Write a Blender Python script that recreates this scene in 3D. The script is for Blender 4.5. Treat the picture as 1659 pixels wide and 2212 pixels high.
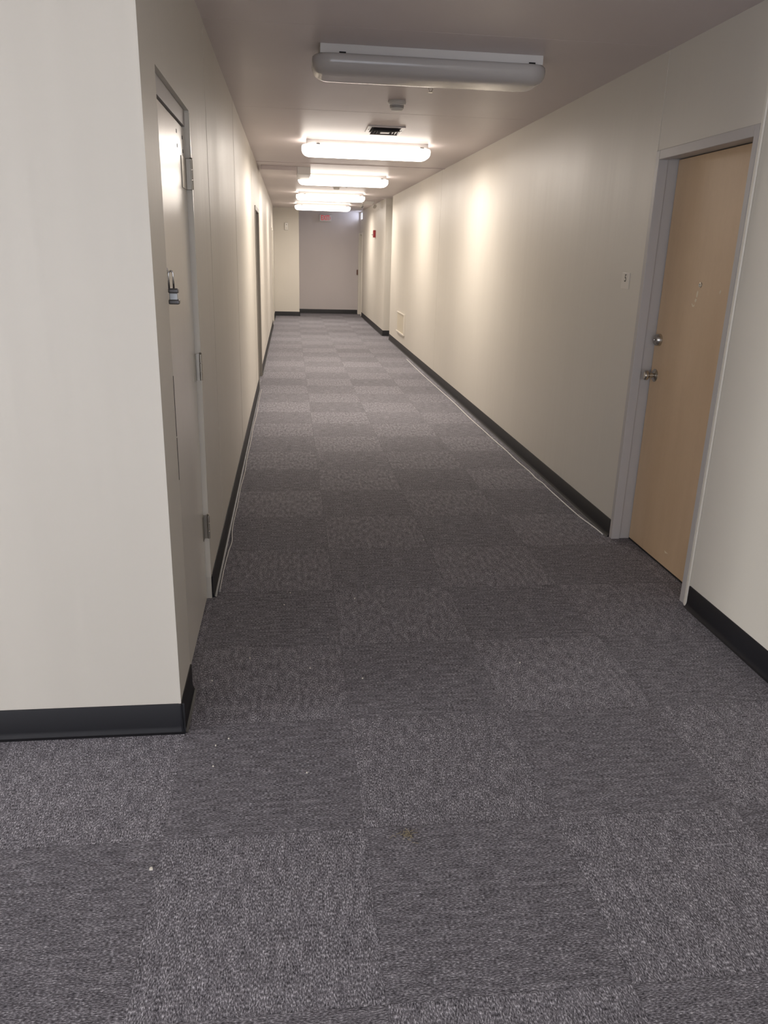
import bpy, bmesh, math, random
from mathutils import Matrix, Vector
random.seed(7)
for o in list(bpy.data.objects): bpy.data.objects.remove(o, do_unlink=True)
C = bpy.context.scene.collection
S = bpy.context.scene

# ------------------------------------------------------------------ camera
yaw, pitch, roll = 0.123214727, -0.321696593, 0.0274071046
fw = Vector((math.sin(yaw)*math.cos(pitch), math.cos(yaw)*math.cos(pitch), math.sin(pitch)))
r0 = Vector((math.cos(yaw), -math.sin(yaw), 0)); u0 = r0.cross(fw)
rt = math.cos(roll)*r0 + math.sin(roll)*u0
up = -math.sin(roll)*r0 + math.cos(roll)*u0
cam = bpy.data.objects.new('camera', bpy.data.cameras.new('camera')); C.objects.link(cam)
M = Matrix((rt, up, -fw)).transposed().to_4x4(); M.translation = (0, 0, 1.4998)
cam.matrix_world = M
cam.data.sensor_fit = 'VERTICAL'; cam.data.sensor_height = 24.0
cam.data.lens = 24.0*1678.1/2212
cam.data.clip_start = 0.02; cam.data.clip_end = 100
S.camera = cam

# ------------------------------------------------------------------ light
LAMP = 4.6            # strength of the lit diffusers
TUBE = 23.5           # watts of downward light from each lit fixture
LAMP_COL = (1.0, 0.905, 0.81)
DAY_COL = (0.985, 0.975, 0.95)
w = bpy.data.worlds.new('world'); S.world = w; w.use_nodes = True
w.node_tree.nodes['Background'].inputs[0].default_value = (0.62, 0.72, 1.0, 1)
w.node_tree.nodes['Background'].inputs[1].default_value = 1.0
def area(name, loc, direction, sx, sy, power, col):
    l = bpy.data.lights.new(name, 'AREA'); l.shape = 'RECTANGLE'; l.size = sx; l.size_y = sy
    l.energy = power; l.color = col
    o = bpy.data.objects.new(name, l); C.objects.link(o); o.location = loc
    o.rotation_euler = Vector(direction).to_track_quat('-Z', 'Z').to_euler()
    return o
area('daylight_lobby_window', (-8.35, -0.40, 1.75), (1, 0.12, -0.26), 4.9, 2.0, 660, DAY_COL)
area('daylight_lobby_doors', (0.25, -3.6, 1.15), (0.06, 1, -0.06), 2.8, 2.0, 26, DAY_COL)
area('daylight_added_rear_fill', (-3.6, -3.55, 1.30), (0.75, 0.66, -0.1), 2.0, 1.9, 44, DAY_COL)  # added fill daylight, shining in through an invented rear opening
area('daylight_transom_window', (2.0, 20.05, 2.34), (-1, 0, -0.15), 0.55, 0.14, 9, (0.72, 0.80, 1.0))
S.view_settings.view_transform = 'Standard'
S.view_settings.look = 'None'
S.view_settings.gamma = 1.0
S.view_settings.exposure = 0.7
S.view_settings.use_curve_mapping = False

# ------------------------------------------------------------------ materials
def mat(name, col=(0.8, 0.8, 0.8), rough=0.5, metal=0.0, spec=0.5, emit=None, es=0.0):
    m = bpy.data.materials.new(name); m.use_nodes = True
    b = m.node_tree.nodes['Principled BSDF']
    b.inputs['Base Color'].default_value = (*col, 1); b.inputs['Roughness'].default_value = rough
    b.inputs['Metallic'].default_value = metal; b.inputs['Specular IOR Level'].default_value = spec
    if emit: b.inputs['Emission Color'].default_value = (*emit, 1); b.inputs['Emission Strength'].default_value = es
    return m
def N(m, typ, **kw):
    n = m.node_tree.nodes.new(typ)
    for k, v in kw.items():
        if k in n.bl_rna.properties: setattr(n, k, v)
        else: n.inputs[k].default_value = v
    return n
def L(m, a, b): m.node_tree.links.new(a, b)
def bsdf(m): return m.node_tree.nodes['Principled BSDF']
def math_n(m, op, a, b=None):
    n = N(m, 'ShaderNodeMath', operation=op)
    for i, v in enumerate((a, b)):
        if v is None: continue
        if isinstance(v, (int, float)): n.inputs[i].default_value = v
        else: L(m, v, n.inputs[i])
    return n.outputs[0]
def coords(m): return N(m, 'ShaderNodeNewGeometry').outputs['Position']
def noise(m, vec, scale3, detail=3.0, rough=0.5):
    mp = N(m, 'ShaderNodeMapping'); mp.inputs['Scale'].default_value = scale3
    L(m, vec, mp.inputs['Vector'])
    n = N(m, 'ShaderNodeTexNoise'); n.inputs['Scale'].default_value = 1.0
    n.inputs['Detail'].default_value = detail; n.inputs['Roughness'].default_value = rough
    L(m, mp.outputs[0], n.inputs['Vector']); return n.outputs['Fac']
def ramp(m, fac, stops):
    r = N(m, 'ShaderNodeValToRGB'); e = r.color_ramp.elements
    while len(e) < len(stops): e.new(0.5)
    for i, (p, c) in enumerate(stops): e[i].position = p; e[i].color = (*c, 1)
    L(m, fac, r.inputs[0]); return r.outputs[0]
def bump(m, h, strength, dist, prev=None):
    b = N(m, 'ShaderNodeBump'); b.inputs['Strength'].default_value = strength; b.inputs['Distance'].default_value = dist
    L(m, h, b.inputs['Height'])
    if prev: L(m, prev, b.inputs['Normal'])
    return b.outputs[0]

def paint(name, col, rough, wave=0.35, spec=0.38):
    m = mat(name, col, rough, spec=spec); g = coords(m)
    blot = noise(m, g, (0.9, 0.9, 0.7), 3)
    c1 = tuple(x*0.97 for x in col); c2 = tuple(min(1, x*1.03) for x in col)
    L(m, ramp(m, blot, [(0.3, c1), (0.7, c2)]), bsdf(m).inputs['Base Color'])
    n1 = bump(m, noise(m, g, (5.5, 5.5, 0.22), 3), wave, 0.012)
    n2 = bump(m, noise(m, g, (150, 150, 150), 2), 0.10, 0.0012, n1)
    L(m, n2, bsdf(m).inputs['Normal'])
    rr = noise(m, g, (1.5, 1.5, 0.5), 4)
    L(m, math_n(m, 'ADD', math_n(m, 'MULTIPLY', rr, 0.16), rough-0.08), bsdf(m).inputs['Roughness'])
    return m
WALL = paint('cream_wall_paint', (0.665, 0.628, 0.558), 0.46, spec=0.5)
LOBBY = paint('lobby_paint', (0.55, 0.52, 0.46), 0.5, 0.1)
FARWALL = paint('grey_wall_paint', (0.60, 0.555, 0.55), 0.42)
CEIL = paint('ceiling_paint', (0.65, 0.580, 0.570), 0.38, 0.12)
BEAD = mat('cream_trim_paint', (0.72, 0.68, 0.60), 0.35)
FRAME = paint('grey_frame_paint', (0.50, 0.475, 0.46), 0.40, 0.05)
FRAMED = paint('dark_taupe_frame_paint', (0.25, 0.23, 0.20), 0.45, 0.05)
LEAF = paint('door_leaf_cream_paint', (0.76, 0.72, 0.645), 0.24, 0.06)
BASE = mat('black_vinyl', (0.009, 0.009, 0.012), 0.5, spec=0.35)
DARK = mat('dark_void', (0.02, 0.019, 0.018), 0.9)
STEEL = mat('brushed_nickel', (0.55, 0.53, 0.49), 0.24, 1.0)
HINGE = mat('dull_hinge_steel', (0.42, 0.39, 0.34), 0.38, 0.9)
CHROME = mat('chrome', (0.70, 0.70, 0.70), 0.10, 1.0)
LOCKB = mat('lock_body_dark_steel', (0.16, 0.155, 0.155), 0.35, 0.8)
LOCKS = mat('lock_body_silver', (0.55, 0.58, 0.60), 0.35, 0.6)
PAN = mat('white_enamel', (0.76, 0.74, 0.72), 0.35)
LENS_OFF = mat('milky_plastic', (0.56, 0.535, 0.52), 0.14)
LENS_ON = mat('lit_diffuser', (0.8, 0.8, 0.8), 0.4, emit=LAMP_COL, es=LAMP)
PLASTIC = mat('white_plastic', (0.80, 0.78, 0.74), 0.4)
PLATE = mat('sign_plate_plastic', (0.74, 0.70, 0.63), 0.4)
INK = mat('dark_ink', (0.05, 0.045, 0.04), 0.5)
RED = mat('red_plastic', (0.42, 0.03, 0.04), 0.35)
EXITR = mat('exit_letter_red', (0.62, 0.12, 0.14), 0.4, emit=(1, 0.10, 0.14), es=0.12)
EXITB = mat('exit_housing_grey', (0.70, 0.68, 0.66), 0.5)
CABW = mat('white_cable_jacket', (0.80, 0.79, 0.76), 0.4)
CABG = mat('grey_cable_jacket', (0.42, 0.40, 0.38), 0.45)
CHIP = mat('pale_chip', (0.85, 0.82, 0.72), 0.6)
FUZZ = mat('tan_fuzz', (0.30, 0.26, 0.17), 0.9)
BRONZE = mat('bronze', (0.16, 0.09, 0.07), 0.4, 0.6)
PANEL = mat('access_panel_cream', (0.66, 0.60, 0.48), 0.45)
METALG = mat('galvanised_grille', (0.16, 0.15, 0.155), 0.4, 0.5)

# clear glass: thin pane, light passes straight through with a faint reflection
GLASS = bpy.data.materials.new('clear_glass'); GLASS.use_nodes = True
nt = GLASS.node_tree; nt.nodes.remove(nt.nodes['Principled BSDF'])
tr = N(GLASS, 'ShaderNodeBsdfTransparent'); gl = N(GLASS, 'ShaderNodeBsdfGlossy'); gl.inputs['Roughness'].default_value = 0.02
mx = N(GLASS, 'ShaderNodeMixShader'); mx.inputs[0].default_value = 0.06
L(GLASS, tr.outputs[0], mx.inputs[1]); L(GLASS, gl.outputs[0], mx.inputs[2]); L(GLASS, mx.outputs[0], nt.nodes['Material Output'].inputs[0])

# wood veneer of the numbered door
WOOD = mat('maple_veneer', (0.4, 0.25, 0.12), 0.42)
g = coords(WOOD)
grain = noise(WOOD, g, (6, 14, 1.4), 4, 0.5)
cloud = noise(WOOD, g, (2.5, 2.5, 1.2), 3)
fleck = noise(WOOD, g, (90, 260, 26), 2)
f = math_n(WOOD, 'ADD', math_n(WOOD, 'MULTIPLY', grain, 0.25), math_n(WOOD, 'MULTIPLY', cloud, 0.6))
f = math_n(WOOD, 'ADD', f, math_n(WOOD, 'MULTIPLY', fleck, 0.15))
L(WOOD, ramp(WOOD, f, [(0.36, (0.68, 0.485, 0.295)), (0.64, (0.79, 0.585, 0.38))]), bsdf(WOOD).inputs['Base Color'])
L(WOOD, bump(WOOD, fleck, 0.05, 0.001), bsdf(WOOD).inputs['Normal'])
PEEL = mat('bare_wood_scar', (0.92, 0.80, 0.62), 0.7)

# carpet: quarter-turned loop-pile tiles, laid in a checkerboard
CARPET = mat('carpet_tile', (0.1, 0.1, 0.1), 0.95, spec=0.1)
g = coords(CARPET)
sep = N(CARPET, 'ShaderNodeSeparateXYZ'); L(CARPET, g, sep.inputs[0])
tx = math_n(CARPET, 'DIVIDE', math_n(CARPET, 'SUBTRACT', sep.outputs[0], 0.185), 0.54)
ty = math_n(CARPET, 'DIVIDE', math_n(CARPET, 'SUBTRACT', sep.outputs[1], 3.33), 0.53)
ix = math_n(CARPET, 'FLOOR', tx); iy = math_n(CARPET, 'FLOOR', ty)
par = math_n(CARPET, 'FLOORED_MODULO', math_n(CARPET, 'ADD', ix, iy), 2.0)     # 0 = pile along x, 1 = pile along y
nA = noise(CARPET, g, (120, 420, 100), 2, 0.6); nB = noise(CARPET, g, (330, 130, 100), 2, 0.6)
sA = noise(CARPET, g, (16, 70, 10), 2); sB = noise(CARPET, g, (60, 18, 10), 2)
def lerp(m, t, a, b):
    n = N(m, 'ShaderNodeMix'); n.data_type = 'FLOAT'; L(m, t, n.inputs[0]); L(m, a, n.inputs[2]); L(m, b, n.inputs[3]); return n.outputs[0]
pile = lerp(CARPET, par, nA, nB); streak = lerp(CARPET, par, sA, sB)
fine = math_n(CARPET, 'ADD', math_n(CARPET, 'MULTIPLY', pile, 0.80), math_n(CARPET, 'MULTIPLY', streak, 0.20))
base = ramp(CARPET, fine, [(0.33, (0.039, 0.038, 0.044)), (0.50, (0.186, 0.180, 0.199)), (0.585, (0.35, 0.342, 0.372)), (0.68, (0.71, 0.70, 0.75))])
cv = N(CARPET, 'ShaderNodeCombineXYZ'); L(CARPET, ix, cv.inputs[0]); L(CARPET, iy, cv.inputs[1])
wn = N(CARPET, 'ShaderNodeTexWhiteNoise'); L(CARPET, cv.outputs[0], wn.inputs['Vector'])
val = math_n(CARPET, 'ADD', math_n(CARPET, 'MULTIPLY', par, 0.13), 0.88)  # turned tiles made lighter: directional pile sheen put into the base colour
val = math_n(CARPET, 'ADD', val, math_n(CARPET, 'MULTIPLY', wn.outputs['Value'], 0.07))
val = math_n(CARPET, 'ADD', val, math_n(CARPET, 'MULTIPLY', noise(CARPET, g, (1.3, 1.3, 1), 4), 0.12))
fx = math_n(CARPET, 'FRACT', tx); fy = math_n(CARPET, 'FRACT', ty)
ex = math_n(CARPET, 'LESS_THAN', math_n(CARPET, 'ABSOLUTE', math_n(CARPET, 'SUBTRACT', fx, 0.5)), 0.4955)
ey = math_n(CARPET, 'LESS_THAN', math_n(CARPET, 'ABSOLUTE', math_n(CARPET, 'SUBTRACT', fy, 0.5)), 0.4945)
val = math_n(CARPET, 'MULTIPLY', val, math_n(CARPET, 'ADD', math_n(CARPET, 'MULTIPLY', math_n(CARPET, 'MULTIPLY', ex, ey), 0.15), 0.85))
vm = N(CARPET, 'ShaderNodeVectorMath', operation='SCALE'); L(CARPET, base, vm.inputs[0]); L(CARPET, val, vm.inputs['Scale'])
L(CARPET, vm.outputs[0], bsdf(CARPET).inputs['Base Color'])
L(CARPET, bump(CARPET, fine, 0.6, 0.004), bsdf(CARPET).inputs['Normal'])

# ------------------------------------------------------------------ helpers
def B(): return bmesh.new()
def box(bm, x0, x1, y0, y1, z0, z1):
    v = [bm.verts.new(c) for c in ((x0,y0,z0),(x1,y0,z0),(x1,y1,z0),(x0,y1,z0),(x0,y0,z1),(x1,y0,z1),(x1,y1,z1),(x0,y1,z1))]
    for f in ((0,3,2,1),(4,5,6,7),(0,1,5,4),(1,2,6,5),(2,3,7,6),(3,0,4,7)): bm.faces.new([v[i] for i in f])
    return bm
def lathe(bm, c, axis, prof, n=32):
    """revolve profile [(distance along axis, radius)] about axis through c"""
    a = Vector(axis).normalized(); t = a.orthogonal().normalized(); s = a.cross(t); c = Vector(c); rings = []
    for d, r in prof:
        if r <= 1e-6: rings.append([bm.verts.new(c + a*d)])
        else: rings.append([bm.verts.new(c + a*d + (t*math.cos(2*math.pi*k/n) + s*math.sin(2*math.pi*k/n))*r) for k in range(n)])
    for p, q in zip(rings, rings[1:]):
        for k in range(n):
            k2 = (k+1) % n
            if len(p) == 1 and len(q) == 1: continue
            if len(p) == 1: bm.faces.new((p[0], q[k2], q[k]))
            elif len(q) == 1: bm.faces.new((p[k], p[k2], q[0]))
            else: bm.faces.new((p[k], p[k2], q[k2], q[k]))
    for rg, rev in ((rings[0], True), (rings[-1], False)):
        if len(rg) > 1: bm.faces.new(rg[::-1] if rev else rg)
    return bm
def tube(bm, pts, r, n=8):
    pts = [Vector(p) for p in pts]; rings = []; ref = Vector((0, 0, 1))
    for i, p in enumerate(pts):
        d = (pts[min(i+1, len(pts)-1)] - pts[max(i-1, 0)]).normalized()
        a = d.cross(ref)
        if a.length < 1e-3: a = d.cross(Vector((0, 1, 0)))
        a.normalize(); b = d.cross(a); ref = a.cross(d) if abs(d.z) > 0.99 else ref
        rings.append([bm.verts.new(p + (a*math.cos(2*math.pi*k/n) + b*math.sin(2*math.pi*k/n))*r) for k in range(n)])
    for p, q in zip(rings, rings[1:]):
        for k in range(n): bm.faces.new((p[k], p[(k+1) % n], q[(k+1) % n], q[k]))
    bm.faces.new(rings[0][::-1]); bm.faces.new(rings[-1]); return bm
def root_of(o):
    while o.parent: o = o.parent
    return o
def obj(name, bm, m, parent=None, bevel=0.0, smooth=False, seg=2):
    bmesh.ops.recalc_face_normals(bm, faces=bm.faces[:])
    me = bpy.data.meshes.new(name)
    if parent is not None:
        off = root_of(parent).location
        bmesh.ops.translate(bm, verts=bm.verts[:], vec=-off)
    bm.to_mesh(me); bm.free(); me.materials.append(m)
    o = bpy.data.objects.new(name, me); C.objects.link(o)
    if parent is not None: o.parent = parent
    if smooth:
        for p in me.polygons: p.use_smooth = True
        if smooth != 'all': me.set_sharp_from_angle(angle=math.radians(35))
    if bevel:
        b = o.modifiers.new('bevel', 'BEVEL'); b.width = bevel; b.segments = seg; b.limit_method = 'ANGLE'
    return o
def thing(name, loc, label, cat, group=None, kind=None):
    o = bpy.data.objects.new(name, None); C.objects.link(o); o.location = loc; o.empty_display_size = 0.1
    o['label'] = label; o['category'] = cat
    if group: o['group'] = group
    if kind: o['kind'] = kind
    return o
def tag(o, label, cat, group=None, kind=None):
    o['label'] = label; o['category'] = cat
    if group: o['group'] = group
    if kind: o['kind'] = kind
    return o
def struct(name, bm, m, label, cat, **kw): return tag(obj(name, bm, m, **kw), label, cat, kind='structure')
def text_mesh(name, body, size, xs, origin, X, Y, m, parent, depth=0.0015, bold=0.0):
    cu = bpy.data.curves.new(name, 'FONT'); cu.body = body; cu.size = size; cu.extrude = depth; cu.offset = bold
    cu.align_x = 'CENTER'; cu.align_y = 'CENTER'
    tmp = bpy.data.objects.new(name+'_tmp', cu); C.objects.link(tmp)
    me = bpy.data.meshes.new_from_object(tmp.evaluated_get(bpy.context.evaluated_depsgraph_get()))
    bpy.data.objects.remove(tmp, do_unlink=True)
    X = Vector(X); Y = Vector(Y); Z = X.cross(Y); off = Vector(origin) - root_of(parent).location
    for v in me.vertices: v.co = off + X*v.co.x*xs + Y*v.co.y + Z*v.co.z
    me.materials.clear(); me.materials.append(m); me.name = name
    o = bpy.data.objects.new(name, me); C.objects.link(o); o.parent = parent; return o

H = 2.44; XL = -0.367; XR = 1.789; XF = 1.74
YC = 2.242            # near corner of the left wall
YN = 14.40            # end of the near right wall
YJ = 15.0             # start of the far right wall
YRET = 19.42; YE = 20.42
LX0, LY0 = -8.0, -3.2  # lobby behind the viewer

# ------------------------------------------------------------------ room shell
bm = B(); box(bm, LX0-0.3, 3.3, LY0-0.3, YE+0.3, -0.12, 0.0)
struct('floor', bm, CARPET, 'grey flecked carpet tiles laid in a quarter-turned checkerboard over the whole floor', 'carpet')
bm = B(); box(bm, LX0-0.3, 3.3, LY0-0.3, YE+0.3, H, H+0.12)
for y in (3.92, 6.08, 9.64): box(bm, XL, XR, y-0.003, y+0.003, H-0.0005, H+0.01)
box(bm, XL, XR, 9.60, 9.615, H-0.006, H+0.01)
box(bm, 1.28, 1.86, 15.05, 15.065, H-0.008, H+0.01)
struct('ceiling', bm, CEIL, 'painted flat ceiling carrying the row of long light fixtures', 'ceiling')

D1 = (2.500, 3.272, 1.982)     # left door opening: y0, y1, top
D2 = (8.95, 9.90, 1.945)
D3 = (17.0, 17.95, 1.93)
bm = B()
xo, xi = XL-0.14, XL-0.11
box(bm, xo, XL, YC, D1[0], 0, H); box(bm, xo, XL, D1[0], D1[1], D1[2], H)
box(bm, xo, XL, D1[1], D2[0], 0, H); box(bm, xo, XL, D2[0], D2[1], D2[2], H)
box(bm, xo, XL, D2[1], D3[0], 0, H); box(bm, xo, XL, D3[0], D3[1], D3[2], H)
box(bm, xo, XL, D3[1], YRET, 0, H); box(bm, xo-0.1, xo, YC, YRET, 0, H)
for y, hw in ((3.935, 0.003), (5.80, 0.001), (8.35, 0.001)): box(bm, XL, XL+0.0010, y-hw, y+hw, 0.10, H)
struct('wall_left', bm, WALL, 'long cream painted corridor wall on the left with flat panel joints', 'wall')
bm = B(); box(bm, LX0-0.14, xo-0.1, YC, YC+0.14, 0, H)
struct('wall_front', bm, WALL, 'wide cream wall facing the viewer at the near left corner', 'wall')
bm = B(); box(bm, XL-0.2, 0.218, YRET, YE+0.1, 0, H)
struct('wall_return', bm, WALL, 'cream stub wall jutting out at the far left end of the corridor', 'wall')
bm = B(); box(bm, 0.218, XF+0.16, YE, YE+0.12, 0, H)
struct('wall_end', bm, FARWALL, 'grey end wall of the corridor under the exit sign', 'wall')

R1 = (3.09, 3.975, 2.007)
bm = B()
box(bm, XR, XR+0.15, LY0, R1[0], 0, H); box(bm, XR, XR+0.15, R1[0], R1[1], R1[2], H)
box(bm, XR, XR+0.15, R1[1], YN, 0, H); box(bm, XR+0.15, XR+0.22, LY0, YN, 0, H)
box(bm, XR+0.22, 3.1, YN-0.12, YN, 0, H)
box(bm, XR-0.0012, XR, 9.765, 9.773, 0.10, H)
box(bm, XR-0.0016, XR, 3.972, 3.979, R1[2], H)
struct('wall_right', bm, WALL, 'long cream painted corridor wall on the right holding the wooden door', 'wall')
R2 = (19.72, 20.36, 1.94)
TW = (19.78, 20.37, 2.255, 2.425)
bm = B()
box(bm, XF, XF+0.14, YJ, R2[0], 0, H); box(bm, XF, XF+0.14, R2[0], YE, R2[2]+0.01, TW[2])
box(bm, XF, XF+0.14, R2[0], TW[0], TW[2], H); box(bm, XF, XF+0.14, TW[0], TW[1], TW[3], H)
box(bm, XF, XF+0.14, TW[1], YE, TW[2], H); box(bm, XF, XF+0.14, R2[1], YE, 0, R2[2]+0.01)
box(bm, XF+0.14, 3.1, YJ, YJ+0.14, 0, H)
box(bm, XF+0.14, XF+0.2, R2[0]-0.3, YE, 0, TW[2]-0.02)
struct('wall_right_far', bm, WALL, 'set-forward cream wall section at the far right with the red pull station', 'wall')
bm = B(); box(bm, 3.0, 3.1, YN, YJ, 0, H)
struct('wall_alcove', bm, WALL, 'back wall of the narrow side opening on the far right', 'wall')
# lobby shell behind the viewer, with the window that lets the daylight in
W1 = (-2.9, 2.05, 0.20, 2.20)
bm = B()
box(bm, LX0-0.14, LX0, LY0, W1[0], 0, H); box(bm, LX0-0.14, LX0, W1[1], YC, 0, H)
box(bm, LX0-0.14, LX0, W1[0], W1[1], 0, W1[2]); box(bm, LX0-0.14, LX0, W1[0], W1[1], W1[3], H)
struct('wall_lobby_left', bm, LOBBY, 'cream lobby wall behind the viewer around the daylight window', 'wall')
GX = (-1.15, 1.65, 2.15); RX = (-4.7, -2.1)
bm = B(); box(bm, LX0-0.14, RX[0], LY0-0.12, LY0, 0, H); box(bm, RX[1], GX[0], LY0-0.12, LY0, 0, H); box(bm, RX[0], RX[1], LY0-0.12, LY0, 0, 0.25); box(bm, RX[0], RX[1], LY0-0.12, LY0, 2.2, H); box(bm, GX[1], XR+0.22, LY0-0.12, LY0, 0, H); box(bm, GX[0], GX[1], LY0-0.12, LY0, GX[2], H)
struct('wall_back', bm, LOBBY, 'cream lobby wall behind the viewer', 'wall')
wn1 = thing('window_1', (LX0-0.07, (W1[0]+W1[1])/2, W1[2]), 'wide lobby window behind the viewer', 'window', kind='structure')
bm = B(); x0, x1 = LX0-0.10, LX0-0.04
box(bm, x0, x1, W1[0], W1[0]+0.05, W1[2], W1[3]); box(bm, x0, x1, W1[1]-0.05, W1[1], W1[2], W1[3])
box(bm, x0, x1, W1[0]+0.05, W1[1]-0.05, W1[2], W1[2]+0.05); box(bm, x0, x1, W1[0]+0.05, W1[1]-0.05, W1[3]-0.05, W1[3])
box(bm, x0, x1, -0.46, -0.40, W1[2]+0.05, W1[3]-0.05)
obj('window_frame', bm, FRAME, wn1)
bm = B(); box(bm, LX0-0.072, LX0-0.068, W1[0]+0.05, W1[1]-0.05, W1[2]+0.05, W1[3]-0.05); obj('pane', bm, GLASS, wn1)
wn3 = thing('window_3', ((GX[0]+GX[1])/2, LY0-0.06, 0), 'full height glazed screen behind the viewer', 'window', kind='structure')
bm = B(); y0_, y1_ = LY0-0.09, LY0-0.03
box(bm, GX[0], GX[0]+0.06, y0_, y1_, 0, GX[2]); box(bm, GX[1]-0.06, GX[1], y0_, y1_, 0, GX[2])
box(bm, GX[0]+0.06, GX[1]-0.06, y0_, y1_, 0, 0.12); box(bm, GX[0]+0.06, GX[1]-0.06, y0_, y1_, GX[2]-0.06, GX[2])
box(bm, 0.22, 0.28, y0_, y1_, 0.12, GX[2]-0.06)
obj('window_frame', bm, FRAME, wn3)
bm = B(); box(bm, GX[0]+0.06, GX[1]-0.06, LY0-0.062, LY0-0.058, 0.12, GX[2]-0.06); obj('pane', bm, GLASS, wn3)
wn4 = thing('added_window_4', ((RX[0]+RX[1])/2, LY0-0.06, 0.25), 'unseen wide lobby window added behind the viewer for extra daylight', 'window', kind='structure')  # unseen window, added as an opening for the rear fill light
bm = B()
box(bm, RX[0], RX[0]+0.05, y0_, y1_, 0.25, 2.2); box(bm, RX[1]-0.05, RX[1], y0_, y1_, 0.25, 2.2)
box(bm, RX[0]+0.05, RX[1]-0.05, y0_, y1_, 0.25, 0.30); box(bm, RX[0]+0.05, RX[1]-0.05, y0_, y1_, 2.15, 2.2)
obj('window_frame', bm, FRAME, wn4)
bm = B(); box(bm, RX[0]+0.05, RX[1]-0.05, LY0-0.062, LY0-0.058, 0.30, 2.15); obj('pane', bm, GLASS, wn4)
# transom over the far door
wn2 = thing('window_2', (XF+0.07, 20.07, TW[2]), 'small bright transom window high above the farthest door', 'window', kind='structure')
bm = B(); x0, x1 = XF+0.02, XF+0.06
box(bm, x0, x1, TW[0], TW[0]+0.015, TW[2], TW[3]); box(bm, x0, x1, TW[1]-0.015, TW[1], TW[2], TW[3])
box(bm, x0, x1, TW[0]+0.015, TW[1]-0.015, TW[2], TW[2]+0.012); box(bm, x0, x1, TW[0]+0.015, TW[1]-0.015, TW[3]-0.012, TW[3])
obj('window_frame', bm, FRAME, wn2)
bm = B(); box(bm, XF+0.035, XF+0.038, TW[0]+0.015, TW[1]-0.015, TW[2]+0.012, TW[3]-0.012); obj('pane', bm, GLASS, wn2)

# ------------------------------------------------------------------ baseboards (cove base with a toe)
def base_run(bm, p0, p1, nrm, h=0.103, t=0.005, toe=0.020):
    """straight run from p0 to p1 on the wall face, nrm points into the room"""
    p0 = Vector((*p0, 0)); p1 = Vector((*p1, 0)); n = Vector((*nrm, 0))
    prof = [(0, h), (t*0.6, h), (t, h-0.003), (t, 0.022), (t+0.003, 0.011), (toe*0.6, 0.004), (toe, 0.001), (toe, 0), (0, 0)]
    a = [bm.verts.new(p0 + n*d + Vector((0, 0, z))) for d, z in prof]
    b = [bm.verts.new(p1 + n*d + Vector((0, 0, z))) for d, z in prof]
    k = len(prof)
    for i in range(k): bm.faces.new((a[i], a[(i+1) % k], b[(i+1) % k], b[i]))
    bm.faces.new(a[::-1]); bm.faces.new(b)
bm = B(); base_run(bm, (LX0, YC), (XL+0.012, YC), (0, -1)); base_run(bm, (XL, YC-0.012), (XL, D1[0]-0.005), (1, 0))
struct('baseboard_front', bm, BASE, 'black vinyl cove base wrapping the near left wall corner', 'baseboard', smooth=True)
bm = B(); base_run(bm, (XL, D1[1]+0.01), (XL, D2[0]-0.02), (1, 0)); base_run(bm, (XL, D2[1]+0.05), (XL, D3[0]-0.05), (1, 0)); base_run(bm, (XL, D3[1]+0.05), (XL, YRET), (1, 0))
struct('baseboard_left', bm, BASE, 'black vinyl cove base along the long left wall', 'baseboard', smooth=True)
bm = B(); base_run(bm, (XR, LY0), (XR, 3.055), (-1, 0)); base_run(bm, (XR, R1[1]+0.001), (XR, YN), (-1, 0))
struct('baseboard_right', bm, BASE, 'black vinyl cove base along the right wall on both sides of the wooden door', 'baseboard', smooth=True)
bm = B(); base_run(bm, (XF, YJ-0.005), (XF, R2[0]-0.05), (-1, 0)); base_run(bm, (XF-0.005, YJ), (3.0, YJ), (0, -1))
struct('baseboard_right_far', bm, BASE, 'black vinyl cove base below the red pull station', 'baseboard', smooth=True)
bm = B(); base_run(bm, (XL, YRET), (0.222, YRET), (0, -1)); base_run(bm, (0.218, YRET-0.005), (0.218, YE), (1, 0)); base_run(bm, (0.218, YE), (XF-0.045, YE), (0, -1))
struct('baseboard_end', bm, BASE, 'black vinyl cove base along the end wall and stub wall', 'baseboard', smooth=True)
# painted bead beside the wooden door
bm = B(); box(bm, XR-0.010, XR, 3.058, 3.078, 0, H)
struct('trim_1', bm, BEAD, 'raised cream bead running up the right wall beside the wooden door frame', 'trim', bevel=0.004)
bm = B(); box(bm, XL, XL+0.0015, YC-0.0015, YC+0.008, 0.103, H); box(bm, XL-0.006, XL, YC-0.0015, YC, 0.103, H)
struct('trim_2', bm, WALL, 'pale chipped corner bead on the near left wall corner', 'trim')

# ------------------------------------------------------------------ left door with padlock
d = thing('door_1', (XL, 2.9, 0), 'cream painted door on the near left with three steel hinges and a padlock', 'door', kind='structure')
lx = XL-0.020                                  # face of the leaf
bm = B(); box(bm, lx-0.04, lx, 2.507, 3.262, 0.008, 1.918)
lf = obj('door_leaf', bm, LEAF, d, bevel=0.002)
bm = B()
box(bm, xo+0.001, lx+0.004, D1[0]+0.001, D1[1]-0.001, 1.926, 1.981)
box(bm, xo+0.001, lx-0.041, D1[0]+0.001, D1[1]-0.001, 0, 1.926)
obj('door_frame', bm, FRAME, d, bevel=0.001)
bm = B(); box(bm, XL-0.030, XL+0.0015, D1[1]-0.004, D1[1]+0.006, 0.105, 1.975)
obj('jamb_strip', bm, LEAF, d)
bm = B()
for z0, z1 in ((0.78, 0.92), (0.925, 1.118)): box(bm, XL-0.018, XL+0.0010, 2.4955, 2.5006, z0, z1)
obj('latch_slot', bm, DARK, d)
bm = B()
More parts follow.
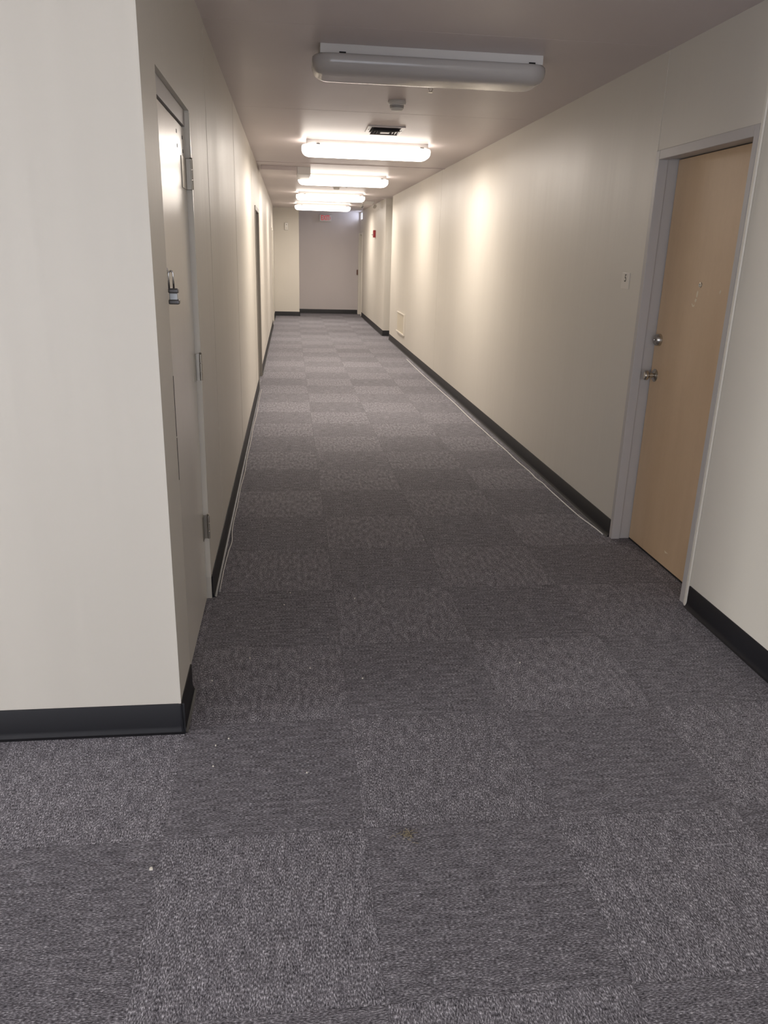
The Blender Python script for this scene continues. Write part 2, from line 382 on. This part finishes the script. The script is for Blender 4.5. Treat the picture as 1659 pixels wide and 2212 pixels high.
for y, z in ((3.047, 1.884), (3.20, 1.882), (3.051, 1.838), (3.20, 1.836)): box(bm, lx-0.001, lx+0.0006, y-0.008, y+0.008, z-0.006, z+0.006)
obj('screw_hole', bm, DARK, lf)
for i, zc in enumerate((1.762, 1.037, 0.345)):
    bm = B(); h = 0.054
    box(bm, XL-0.027, XL-0.003, 3.264, 3.2675, zc-h, zc+h)
    hg = obj('hinge', bm, HINGE, d)
    bm = B()
    for k in range(3):
        z0 = zc-h+k*0.036
        lathe(bm, (XL+0.001, 3.262, z0+0.0015), (0, 0, 1), [(0, 0.0055), (0.033, 0.0055)], 14)
    lathe(bm, (XL+0.001, 3.262, zc+h), (0, 0, 1), [(0, 0.004), (0.004, 0.006), (0.007, 0)], 14)
    obj('hinge_barrel', bm, HINGE, hg, smooth=True)
    bm = B()
    if i == 0: box(bm, lx, lx+0.003, 3.13, 3.258, zc-h, zc+h); box(bm, lx+0.003, XL+0.001, 3.245, 3.258, zc-h, zc+h)
    else: box(bm, lx, lx+0.003, 3.222, 3.258, zc-h, zc+h)
    obj('hinge_plate', bm, HINGE, hg, bevel=0.001)
bm = B(); box(bm, lx, lx+0.003, 2.545, 2.60, 1.345, 1.415)
hp = obj('hasp', bm, CHROME, d, bevel=0.001)
bm = B(); tube(bm, [(lx, 2.564, 1.428)] + [(lx+0.010*math.sin(a)+0.002, 2.57, 1.430+0.010*math.cos(a)) for a in [math.radians(k) for k in range(0, 181, 20)]] + [(lx, 2.576, 1.428)], 0.0025)
obj('staple', bm, CHROME, hp, smooth=True)
# padlock hanging from the staple
pl = thing('padlock', (XL+0.008, 2.565, 1.331), 'steel padlock with a tall shackle hanging on the near left door', 'padlock')
px = XL+0.0075
bm = B(); box(bm, px-0.0135, px+0.0125, 2.553, 2.579, 1.343, 1.366); obj('lock_core', bm, LOCKS, pl, bevel=0.003)
bm = B(); box(bm, px-0.016, px+0.017, 2.551, 2.581, 1.331, 1.3455)
obj('lower_band', bm, LOCKB, pl, bevel=0.004, seg=3)
bm = B(); box(bm, px-0.016, px+0.0150, 2.551, 2.581, 1.3645, 1.379)
obj('upper_band', bm, LOCKB, pl, bevel=0.004, seg=3)
bm = B(); cx, rr_ = px-0.0065, 0.0070
pts = [(cx-rr_, 2.566, 1.375), (cx-rr_, 2.566, 1.420)] + [(cx-rr_*math.cos(a), 2.566, 1.421+rr_*1.3*math.sin(a)) for a in [math.radians(k) for k in range(10, 171, 16)]] + [(cx+rr_, 2.566, 1.420), (cx+rr_, 2.566, 1.375)]
tube(bm, pts, 0.0030, 12); obj('shackle', bm, CHROME, pl, smooth='all')

# ------------------------------------------------------------------ recessed doors further down on the left
def side_door(name, D, label, fm, handle_z, leafm):
    d = thing(name, (XL, (D[0]+D[1])/2, 0), label, 'door', kind='structure')
    bm = B(); box(bm, xi-0.028, xi+0.012, D[0]+0.045, D[1]-0.045, 0.008, D[2]-0.045)
    lf = obj('door_leaf', bm, leafm, d)
    bm = B()
    box(bm, xo+0.001, XL+0.010, D[0]-0.004, D[0]+0.042, 0, D[2]); box(bm, xo+0.001, XL+0.010, D[1]-0.042, D[1]+0.004, 0, D[2])
    box(bm, xo+0.001, XL+0.010, D[0]+0.042, D[1]-0.042, D[2]-0.042, D[2]+0.004)
    box(bm, xi-0.06+0.075, xi+0.035, D[0]+0.042, D[0]+0.054, 0, D[2]-0.042); box(bm, xi+0.015, xi+0.035, D[1]-0.054, D[1]-0.042, 0, D[2]-0.042)
    obj('door_frame', bm, fm, d, bevel=0.002)
    bm = B(); lathe(bm, (xi+0.012, D[0]+0.12, handle_z), (1, 0, 0), [(0, 0.03), (0.006, 0.03), (0.010, 0.012), (0.035, 0.012), (0.042, 0.026), (0.062, 0.024), (0.066, 0)], 20)
    obj('door_knob', bm, STEEL, lf, smooth=True)
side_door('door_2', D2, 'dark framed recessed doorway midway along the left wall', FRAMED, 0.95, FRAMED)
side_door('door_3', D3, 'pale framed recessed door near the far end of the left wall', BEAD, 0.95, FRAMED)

# ------------------------------------------------------------------ wooden door 5
d = thing('door_4', (XR, 3.53, 0), 'tan wood veneer door in a grey metal frame on the right wall', 'door', kind='structure')
lx = XR+0.100
bm = B()
for (a, b2) in ((R1[1]-0.036, R1[1]), (R1[0], R1[0]+0.034)):      # faces of the jambs
    box(bm, XR-0.004, XR+0.045, a, b2, 0, R1[2])
box(bm, XR-0.004, XR+0.045, R1[0]+0.034, R1[1]-0.036, R1[2]-0.043, R1[2])
box(bm, XR+0.045, XR+0.149, R1[1]-0.027, R1[1], 0, R1[2]); box(bm, XR+0.045, XR+0.149, R1[0], R1[0]+0.022, 0, R1[2])
box(bm, XR+0.045, XR+0.149, R1[0]+0.022, R1[1]-0.031, R1[2]-0.036, R1[2])
obj('door_frame', bm, FRAME, d, bevel=0.0025)
bm = B(); box(bm, lx, lx+0.044, R1[0]+0.026, R1[1]-0.034, 0.010, R1[2]-0.040)
lf = obj('door_leaf', bm, WOOD, d, bevel=0.0015); lf['label'] = 'tan wood veneer leaf'
bm = B(); box(bm, lx+0.001, lx+0.049, R1[0]+0.0225, R1[1]-0.032, 0.0, 0.009); obj('threshold', bm, DARK, d)
yk = 3.889
def ax_(bm, y, z, prof, n=32): return lathe(bm, (lx, y, z), (-1, 0, 0), prof, n)
bm = B(); ax_(bm, yk, 1.112, [(0, 0.031), (0.003, 0.0315), (0.022, 0.028), (0.026, 0.024), (0.026, 0.012), (0.0245, 0.011), (0.0245, 0)])
db = obj('deadbolt', bm, STEEL, lf, smooth=True)
bm = B(); box(bm, lx-0.0255, lx-0.0240, yk-0.0012, yk+0.0012, 1.106, 1.118); obj('keyhole', bm, INK, db)
bm = B(); ax_(bm, yk, 0.930, [(0, 0.033), (0.004, 0.033), (0.011, 0.024), (0.014, 0.013), (0.032, 0.012), (0.038, 0.020), (0.046, 0.026), (0.056, 0.0255), (0.063, 0.020), (0.065, 0)])
obj('door_knob', bm, STEEL, lf, smooth=True)
bm = B(); ax_(bm, 3.555, 1.397, [(0, 0.013), (0.003, 0.012), (0.004, 0.007), (0.0015, 0.006), (0.0015, 0)], 20)
obj('peephole', bm, STEEL, lf, smooth=True)
bm = B()
def scar(bm, cy, cz, pts, t=0.0009):
    top = [bm.verts.new((lx-t, cy+a, cz+b)) for a, b in pts]; bot = [bm.verts.new((lx+0.0005, cy+a, cz+b)) for a, b in pts]
    bm.faces.new(top); bm.faces.new(bot[::-1]); k = len(pts)
    for i in range(k): bm.faces.new((top[i], top[(i+1) % k], bot[(i+1) % k], bot[i]))
scar(bm, 3.572, 1.352, [(-0.006, 0.016), (0.003, 0.018), (0.008, 0.004), (0.006, -0.010), (-0.002, -0.012), (-0.006, 0)])
scar(bm, 3.578, 1.326, [(-0.010, 0.006), (0.006, 0.009), (0.010, -0.002), (0.000, -0.009)])
scar(bm, 3.600, 1.306, [(-0.016, 0.002), (-0.004, -0.003), (0.010, 0.006), (0.012, 0.002), (0.0, -0.010), (-0.014, -0.008)])
scar(bm, 3.372, 1.374, [(-0.006, 0.004), (0.002, 0.010), (0.007, -0.002), (0.000, -0.010)])
scar(bm, 3.50, 0.085, [(-0.02, 0.004), (0.02, 0.007), (0.012, -0.004)])
obj('veneer_scar', bm, PEEL, lf)

# ------------------------------------------------------------------ farthest door under the transom
d = thing('door_5', (XF, 20.04, 0), 'narrow grey door with pale frame at the far right end', 'door', kind='structure')
bm = B(); box(bm, XF+0.06, XF+0.10, R2[0]+0.035, R2[1]-0.016, 0.008, R2[2]-0.035); lf = obj('door_leaf', bm, FRAME, d)
bm = B()
box(bm, XF-0.014, XF+0.135, R2[0]-0.03, R2[0]+0.03, 0, R2[2]+0.008)
box(bm, XF-0.040, XF+0.135, R2[1]-0.012, YE-0.001, 0, R2[2]+0.008)
box(bm, XF-0.014, XF+0.135, R2[0]+0.03, R2[1]-0.012, R2[2]-0.032, R2[2]+0.008)
obj('door_frame', bm, BEAD, d, bevel=0.002)
bm = B(); box(bm, XF-0.075, XF-0.041, 20.365, 20.415, 0.965, 1.085); obj('strike_box', bm, BRONZE, d, bevel=0.004)

# ------------------------------------------------------------------ ceiling lights
def rrect(x0, x1, y0, y1, r, n=8):
    pts = []
    for cx_, cy_, a0 in ((x1-r, y1-r, 0), (x0+r, y1-r, 90), (x0+r, y0+r, 180), (x1-r, y0+r, 270)):
        for k in range(n+1):
            a = math.radians(a0 + 90*k/n); pts.append((cx_+r*math.cos(a), cy_+r*math.sin(a)))
    return pts
def lens_mesh(x0, x1, y0, y1, ztop, zbot, r):
    bm = B(); D = ztop-zbot
    prof = [(0.0, 0.030), (0.0, 0.008), (0.06, 0.002), (0.16, 0.0), (0.34, 0.0), (0.52, 0.003), (0.68, 0.010), (0.80, 0.019), (0.90, 0.033), (0.965, 0.052), (1.0, 0.080)]
    rings = [[bm.verts.new((px_, py_, ztop-D*t)) for px_, py_ in rrect(x0+i, x1-i, y0+i, y1-i, max(r-i, 0.012), 10)] for t, i in prof]
    for a, b in zip(rings, rings[1:]):
        for k in range(len(a)): bm.faces.new((a[k], a[(k+1) % len(a)], b[(k+1) % len(a)], b[k]))
    bm.faces.new(rings[-1]); bm.faces.new(rings[0][::-1]); return bm
def light(y, lit, label, group):
    """y: near edge of the metal pan"""
    t = thing('ceiling_light', (0.70, y+0.135, H), label, 'ceiling light', group)
    bm = B(); box(bm, 0.155, 1.250, y, y+0.255, H-0.041, H); obj('pan', bm, PAN, t, bevel=0.0015)
    obj('diffuser', lens_mesh(0.118, 1.283, y-0.022, y+0.277, H-0.0415, H-0.128, 0.095), LENS_ON if lit else LENS_OFF, t, smooth='all')
    for x in (0.262, 1.195):
        bm = B(); box(bm, x-0.016, x+0.016, y-0.004, y, H-0.0415, H-0.033); obj('clip', bm, DARK, t)
    if lit:
        l = bpy.data.lights.new('tube_glow', 'AREA'); l.shape = 'RECTANGLE'; l.size = 0.98; l.size_y = 0.16; l.energy = TUBE; l.color = LAMP_COL
        o = bpy.data.objects.new('tube_glow', l); C.objects.link(o); o.parent = t; o.location = (0, -0.008, -0.1295)
    return t
LG = 'lit ceiling lights along the corridor'
light(4.215, False, 'unlit long milky ceiling light, nearest of the row and switched off', None)
light(7.585, True, 'glowing long ceiling light just beyond the square vent', LG)
light(10.80, True, 'glowing long ceiling light with a white junction box at its left end', LG)
light(14.12, True, 'glowing long ceiling light just before the emergency lamp', LG)
light(17.45, True, 'glowing long ceiling light, farthest of the row, in front of exit sign', LG)

# raceway and junction box feeding the third light
rc = thing('cable_raceway', (0, 10.05, H), 'flat painted raceway on the ceiling running to the left wall', 'raceway')
bm = B(); box(bm, -0.325, 0.098, 10.02, 10.62, H-0.045, H); obj('channel', bm, CEIL, rc, bevel=0.002)
jb = thing('junction_box', (0.175, 10.4, H), 'bright white junction box joined to the third ceiling light', 'junction box')
bm = B(); box(bm, 0.100, 0.255, 10.02, 10.77, H-0.080, H); obj('box_body', bm, PAN, jb, bevel=0.002)
bm = B(); box(bm, 0.108, 0.247, 10.03, 10.76, H-0.084, H-0.080); obj('cover', bm, PAN, jb, bevel=0.001)

# ------------------------------------------------------------------ ceiling fittings
def smoke(x, y, label, group):
    t = thing('smoke_detector', (x, y, H), label, 'smoke detector', group)
    dn = (0, 0, -1)
    bm = B(); lathe(bm, (x, y, H), dn, [(0, 0.058), (0.012, 0.060), (0.020, 0.056), (0.022, 0.046)], 40); obj('base', bm, PLASTIC, t, smooth=True)
    bm = B(); lathe(bm, (x, y, H-0.022), dn, [(0, 0.046), (0.008, 0.0455), (0.026, 0.042), (0.034, 0.034), (0.036, 0.020), (0.036, 0)], 40)
    hd = obj('sensor_head', bm, PLASTIC, t, smooth=True)
    bm = B()
    for z, r in ((0.030, 0.0462), (0.038, 0.0452)): lathe(bm, (x, y, H-z), dn, [(0, r), (0.003, r)], 40)
    obj('vent_slot', bm, METALG, hd)
smoke(0.705, 5.60, 'white round smoke detector between the unlit light and the square vent', 'smoke detectors')
smoke(0.708, 12.62, 'white round smoke detector between the third and fourth lights', 'smoke detectors')
bm = B(); box(bm, 0.765, 0.905, 12.35, 12.60, H-0.010, H)
tag(obj('blank_cover_plate', bm, PLASTIC, bevel=0.002), 'small white blank plate beside the far smoke detector', 'cover plate')
def sprinkler(x, y, label):
    t = thing('sprinkler_head', (x, y, H), label, 'sprinkler', 'pendent sprinklers')
    bm = B(); lathe(bm, (x, y, H), (0, 0, -1), [(0, 0.026), (0.004, 0.024), (0.006, 0.009), (0.022, 0.008)], 24); obj('escutcheon', bm, PLASTIC, t, smooth=True)
    bm = B()
    for s in (-1, 1): tube(bm, [(x+s*0.007, y, H-0.020), (x+s*0.012, y, H-0.033), (x+s*0.003, y, H-0.048)], 0.002, 6)
    obj('yoke', bm, STEEL, t)
    bm = B(); lathe(bm, (x, y, H-0.047), (0, 0, -1), [(0, 0.004), (0.002, 0.015), (0.0035, 0.014), (0.004, 0)], 16); obj('deflector', bm, STEEL, t)
sprinkler(0.822, 4.985, 'small pendent sprinkler just past the unlit light')
sprinkler(0.835, 12.25, 'small pendent sprinkler beside the far smoke detector')
sprinkler(0.790, 15.75, 'small pendent sprinkler between the two farthest lights')
# square vent
t = thing('ceiling_vent', (0.765, 6.82, H), 'square stepped metal ceiling vent in front of the first glowing light', 'vent')
def ring(bm, x0, x1, y0, y1, z0, z1, wd):
    box(bm, x0, x1, y0, y0+wd, z0, z1); box(bm, x0, x1, y1-wd, y1, z0, z1)
    box(bm, x0, x0+wd, y0+wd, y1-wd, z0, z1); box(bm, x1-wd, x1, y0+wd, y1-wd, z0, z1)
def cone_ring(bm, cx_, cy_, r0_, z0, r1_, z1, th=0.0015):
    a = [[bm.verts.new((cx_+sx*r, cy_+sy*r, z)) for sx, sy in ((-1,-1),(1,-1),(1,1),(-1,1))] for r, z in ((r0_, z0), (r1_, z1), (r1_-th, z1), (r0_-th, z0))]
    for p, q in zip(a, a[1:]+a[:1]):
        for k in range(4): bm.faces.new((p[k], p[(k+1) % 4], q[(k+1) % 4], q[k]))
bm = B(); ring(bm, 0.620, 0.912, 6.645, 6.985, H-0.010, H, 0.030); obj('vent_frame', bm, PAN, t, bevel=0.001)
bm = B(); box(bm, 0.650, 0.882, 6.675, 6.955, H-0.002, H); obj('vent_backing', bm, DARK, t)
for r0_, r1_ in ((0.112, 0.094), (0.088, 0.070), (0.064, 0.048)):
    bm = B(); cone_ring(bm, 0.766, 6.815, r1_, H-0.004, r0_, H-0.030); obj('louver', bm, METALG, t)
bm = B(); box(bm, 0.730, 0.802, 6.779, 6.851, H-0.030, H-0.026); obj('center_plate', bm, PAN, t)
for x, y in ((0.634, 6.80), (0.899, 6.82)):
    bm = B(); lathe(bm, (x, y, H-0.010), (0, 0, -1), [(0, 0.006), (0.002, 0.004), (0.002, 0)], 12); obj('screw', bm, DARK, t)
# emergency light
t = thing('emergency_light', (1.50, 16.1, H), 'white twin-head emergency lamp on the ceiling at the far right', 'emergency light')
bm = B()
zt, zb = H, H-0.055
vs = [bm.verts.new(c) for c in ((1.385,15.98,zt),(1.635,15.98,zt),(1.635,16.22,zt),(1.385,16.22,zt),(1.415,15.99,zb),(1.605,15.99,zb),(1.605,16.19,zb),(1.415,16.19,zb))]
for f in ((0,3,2,1),(4,5,6,7),(0,1,5,4),(1,2,6,5),(2,3,7,6),(3,0,4,7)): bm.faces.new([vs[i] for i in f])
obj('housing', bm, PLASTIC, t, bevel=0.004)
for s in (-1, 1):
    cx_ = 1.51+s*0.115
    bm = B(); tube(bm, [(1.51+s*0.085, 16.02, H-0.05), (cx_, 16.0, H-0.075)], 0.010); lathe(bm, (cx_, 16.0, H-0.085), (s*0.35, -0.8, -0.4), [(-0.025, 0.018), (0.0, 0.036), (0.028, 0.042)], 24)
    hd = obj('lamp_head', bm, PLASTIC, t, smooth=True)
    bm = B(); lathe(bm, Vector((cx_, 16.0, H-0.085)) + Vector((s*0.35, -0.8, -0.4)).normalized()*0.0285, (s*0.35, -0.8, -0.4), [(0, 0.037), (0.003, 0.034), (0.004, 0)], 24)
    obj('lamp_glass', bm, CHROME, hd, smooth=True)

# ------------------------------------------------------------------ exit sign
t = thing('exit_sign', (0.878, YE, 2.27), 'grey exit sign with red letters on the end wall', 'exit sign')
bm = B(); box(bm, 0.736, 1.022, YE-0.045, YE, 2.196, 2.352); obj('housing', bm, EXITB, t, bevel=0.004)
text_mesh('exit_letters', 'EXIT', 0.158, 0.66, (0.872, YE-0.0458, 2.276), (1, 0, 0), (0, 0, 1), EXITR, t, 0.001, 0.004)
bm = B()
pts = [(0.972, 2.312), (0.984, 2.312), (1.004, 2.274), (0.984, 2.236), (0.972, 2.236), (0.990, 2.274)]
a = [bm.verts.new((x, YE-0.0468, z)) for x, z in pts]; b = [bm.verts.new((x, YE-0.0448, z)) for x, z in pts]
bm.faces.new(a); bm.faces.new(b[::-1])
for i in range(6): bm.faces.new((a[i], a[(i+1) % 6], b[(i+1) % 6], b[i]))
obj('arrow', bm, EXITR, t)
# ------------------------------------------------------------------ wall fittings
t = thing('wall_sensor', (-0.07, YRET, 2.03), 'small tall white sensor on the stub wall at the far left', 'sensor')
bm = B(); box(bm, -0.112, -0.030, YRET-0.035, YRET, 1.945, 2.115); obj('sensor_case', bm, PLASTIC, t, bevel=0.012, seg=4)
bm = B(); box(bm, -0.088, -0.052, YRET-0.037, YRET-0.034, 1.965, 2.010); obj('sensor_window', bm, BEAD, t, bevel=0.002)
bm = B(); box(bm, -0.078, -0.062, YRET-0.037, YRET-0.034, 2.060, 2.075); obj('indicator', bm, METALG, t)
t = thing('fire_alarm_pull', (XF, 16.75, 1.87), 'red fire alarm pull station on the far right wall', 'fire alarm')
bm = B(); box(bm, XF-0.045, XF, 16.68, 16.82, 1.795, 1.935); obj('pull_housing', bm, RED, t, bevel=0.004)
bm = B(); box(bm, XF-0.056, XF-0.045, 16.70, 16.80, 1.855, 1.870); box(bm, XF-0.056, XF-0.045, 16.74, 16.76, 1.825, 1.855); obj('pull_handle', bm, PLASTIC, t, bevel=0.002)
t = thing('wall_button', (XF, 17.2, 1.855), 'tiny white wall button just beyond the red pull station', 'button')
bm = B(); lathe(bm, (XF, 17.2, 1.858), (-1, 0, 0), [(0, 0.022), (0.004, 0.022), (0.008, 0.012), (0.035, 0.011), (0.036, 0)], 20); obj('button_body', bm, PLASTIC, t, smooth=True)
t = thing('access_panel', (XR, 12.88, 0.26), 'low cream access panel with ledged edges on the right wall', 'access panel')
bm = B(); box(bm, XR-0.010, XR, 12.47, 13.28, 0.275, 0.575); obj('panel_face', bm, PANEL, t, bevel=0.002)
bm = B(); box(bm, XR-0.022, XR, 12.44, 13.31, 0.570, 0.585); obj('top_ledge', bm, BEAD, t, bevel=0.002)
bm = B(); box(bm, XR-0.030, XR, 12.44, 13.31, 0.258, 0.278); obj('bottom_ledge', bm, BEAD, t, bevel=0.002)
bm = B(); box(bm, XR-0.020, XR, 12.44, 12.47, 0.278, 0.570); obj('side_ledge', bm, BEAD, t, bevel=0.002)
t = thing('room_number_sign', (XR, 4.17, 1.35), 'small pale room number plate reading 5 left of the wooden door', 'sign')
bm = B(); box(bm, XR-0.003, XR, 4.122, 4.222, 1.350, 1.434); obj('number_plate', bm, PLATE, t, bevel=0.002)
text_mesh('number', '5', 0.054, 0.95, (XR-0.0033, 4.171, 1.404), (0, -1, 0), (0, 0, 1), INK, t, 0.0006, 0.0006)

# ------------------------------------------------------------------ cables along the skirting
def smooth_path(pts, n=6):
    out = []
    for i in range(len(pts)-1):
        p0 = pts[max(i-1, 0)]; p1 = pts[i]; p2 = pts[i+1]; p3 = pts[min(i+2, len(pts)-1)]
        for k in range(n):
            s = k/n
            out.append(tuple(0.5*((2*b)+(-a+c)*s+(2*a-5*b+4*c-d_)*s*s+(-a+3*b-3*c+d_)*s**3) for a, b, c, d_ in zip(p0, p1, p2, p3)))
    out.append(pts[-1]); return out
cr = [(1.715, 11.6), (1.708, 10.174), (1.716, 8.882), (1.722, 8.1), (1.714, 7.298), (1.719, 6.8), (1.721, 6.315), (1.727, 6.0), (1.723, 5.643), (1.732, 5.35), (1.725, 5.16), (1.737, 5.05), (1.733, 4.891), (1.735, 4.573), (1.740, 4.319), (1.757, 4.129), (1.762, 4.005)]
bm = B(); tube(bm, smooth_path([(x, y, 0.004) for x, y in cr]), 0.0036, 8)
tag(obj('cable', bm, CABW, smooth='all'), 'white cable lying on the carpet along the right skirting', 'cable')
cl = [(-0.334, 8.85), (-0.338, 8.262), (-0.333, 7.38), (-0.340, 6.9), (-0.336, 6.332), (-0.339, 5.785), (-0.334, 5.392), (-0.341, 4.982), (-0.338, 4.626), (-0.341, 4.363), (-0.338, 4.144), (-0.328, 3.986), (-0.335, 3.829), (-0.340, 3.582), (-0.339, 3.33)]
bm = B(); tube(bm, smooth_path([(x, y, 0.004) for x, y in cl]), 0.0034, 8)
tag(obj('cable', bm, CABG, smooth='all'), 'grey cable lying on the carpet along the left skirting', 'cable')

# ------------------------------------------------------------------ litter on the carpet
def chip(x, y, s, label, group=None, m=CHIP, name='paint_chip'):
    bm = B(); n = 7
    a0 = random.random()*6
    top = []; bot = []
    for k in range(n):
        a = a0 + 2*math.pi*k/n; r = s*(0.6+0.5*random.random())
        top.append(bm.verts.new((x+r*math.cos(a)*0.8, y+r*math.sin(a)*0.8, 0.002+s*0.5))); bot.append(bm.verts.new((x+r*math.cos(a), y+r*math.sin(a), 0.0)))
    bm.faces.new(top); bm.faces.new(bot[::-1])
    for k in range(n): bm.faces.new((bot[k], bot[(k+1) % n], top[(k+1) % n], top[k]))
    tag(obj(name, bm, m), label, 'debris', group)
for x, y in ((-0.016, 3.307), (-0.043, 3.18), (0.276, 3.229), (-0.171, 2.708), (0.058, 2.615), (-0.30, 2.549), (0.871, 2.601), (0.25, 2.527), (0.716, 3.968), (-0.285, 6.373)):
    chip(x, y, 0.0032, 'tiny white paint chip on the dark carpet beyond the near wall corner', 'white chips beyond the corner')
for x, y in ((-0.214, 2.185), (-0.252, 2.151), (-0.25, 2.045), (0.033, 1.991)):
    chip(x, y, 0.0028, 'tiny pale chip on the bluish carpet in front of the wall corner', 'pale chips before the corner')
chip(-0.368, 1.637, 0.0052, 'larger cream paint chip lying alone at the lower left')
bm = B()
for k in range(26):
    x = 0.295+random.gauss(0, 0.012); y = 1.70+random.gauss(0, 0.010); a = random.random()*6.3; l = 0.008+random.random()*0.012
    tube(bm, [(x, y, 0.002), (x+l*0.5*math.cos(a), y+l*0.5*math.sin(a), 0.004+random.random()*0.003), (x+l*math.cos(a+0.6), y+l*math.sin(a+0.6), 0.002)], 0.0007, 5)
tag(obj('lint_tuft', bm, FUZZ), 'small tan tuft of lint on the bluish carpet near the middle', 'lint')
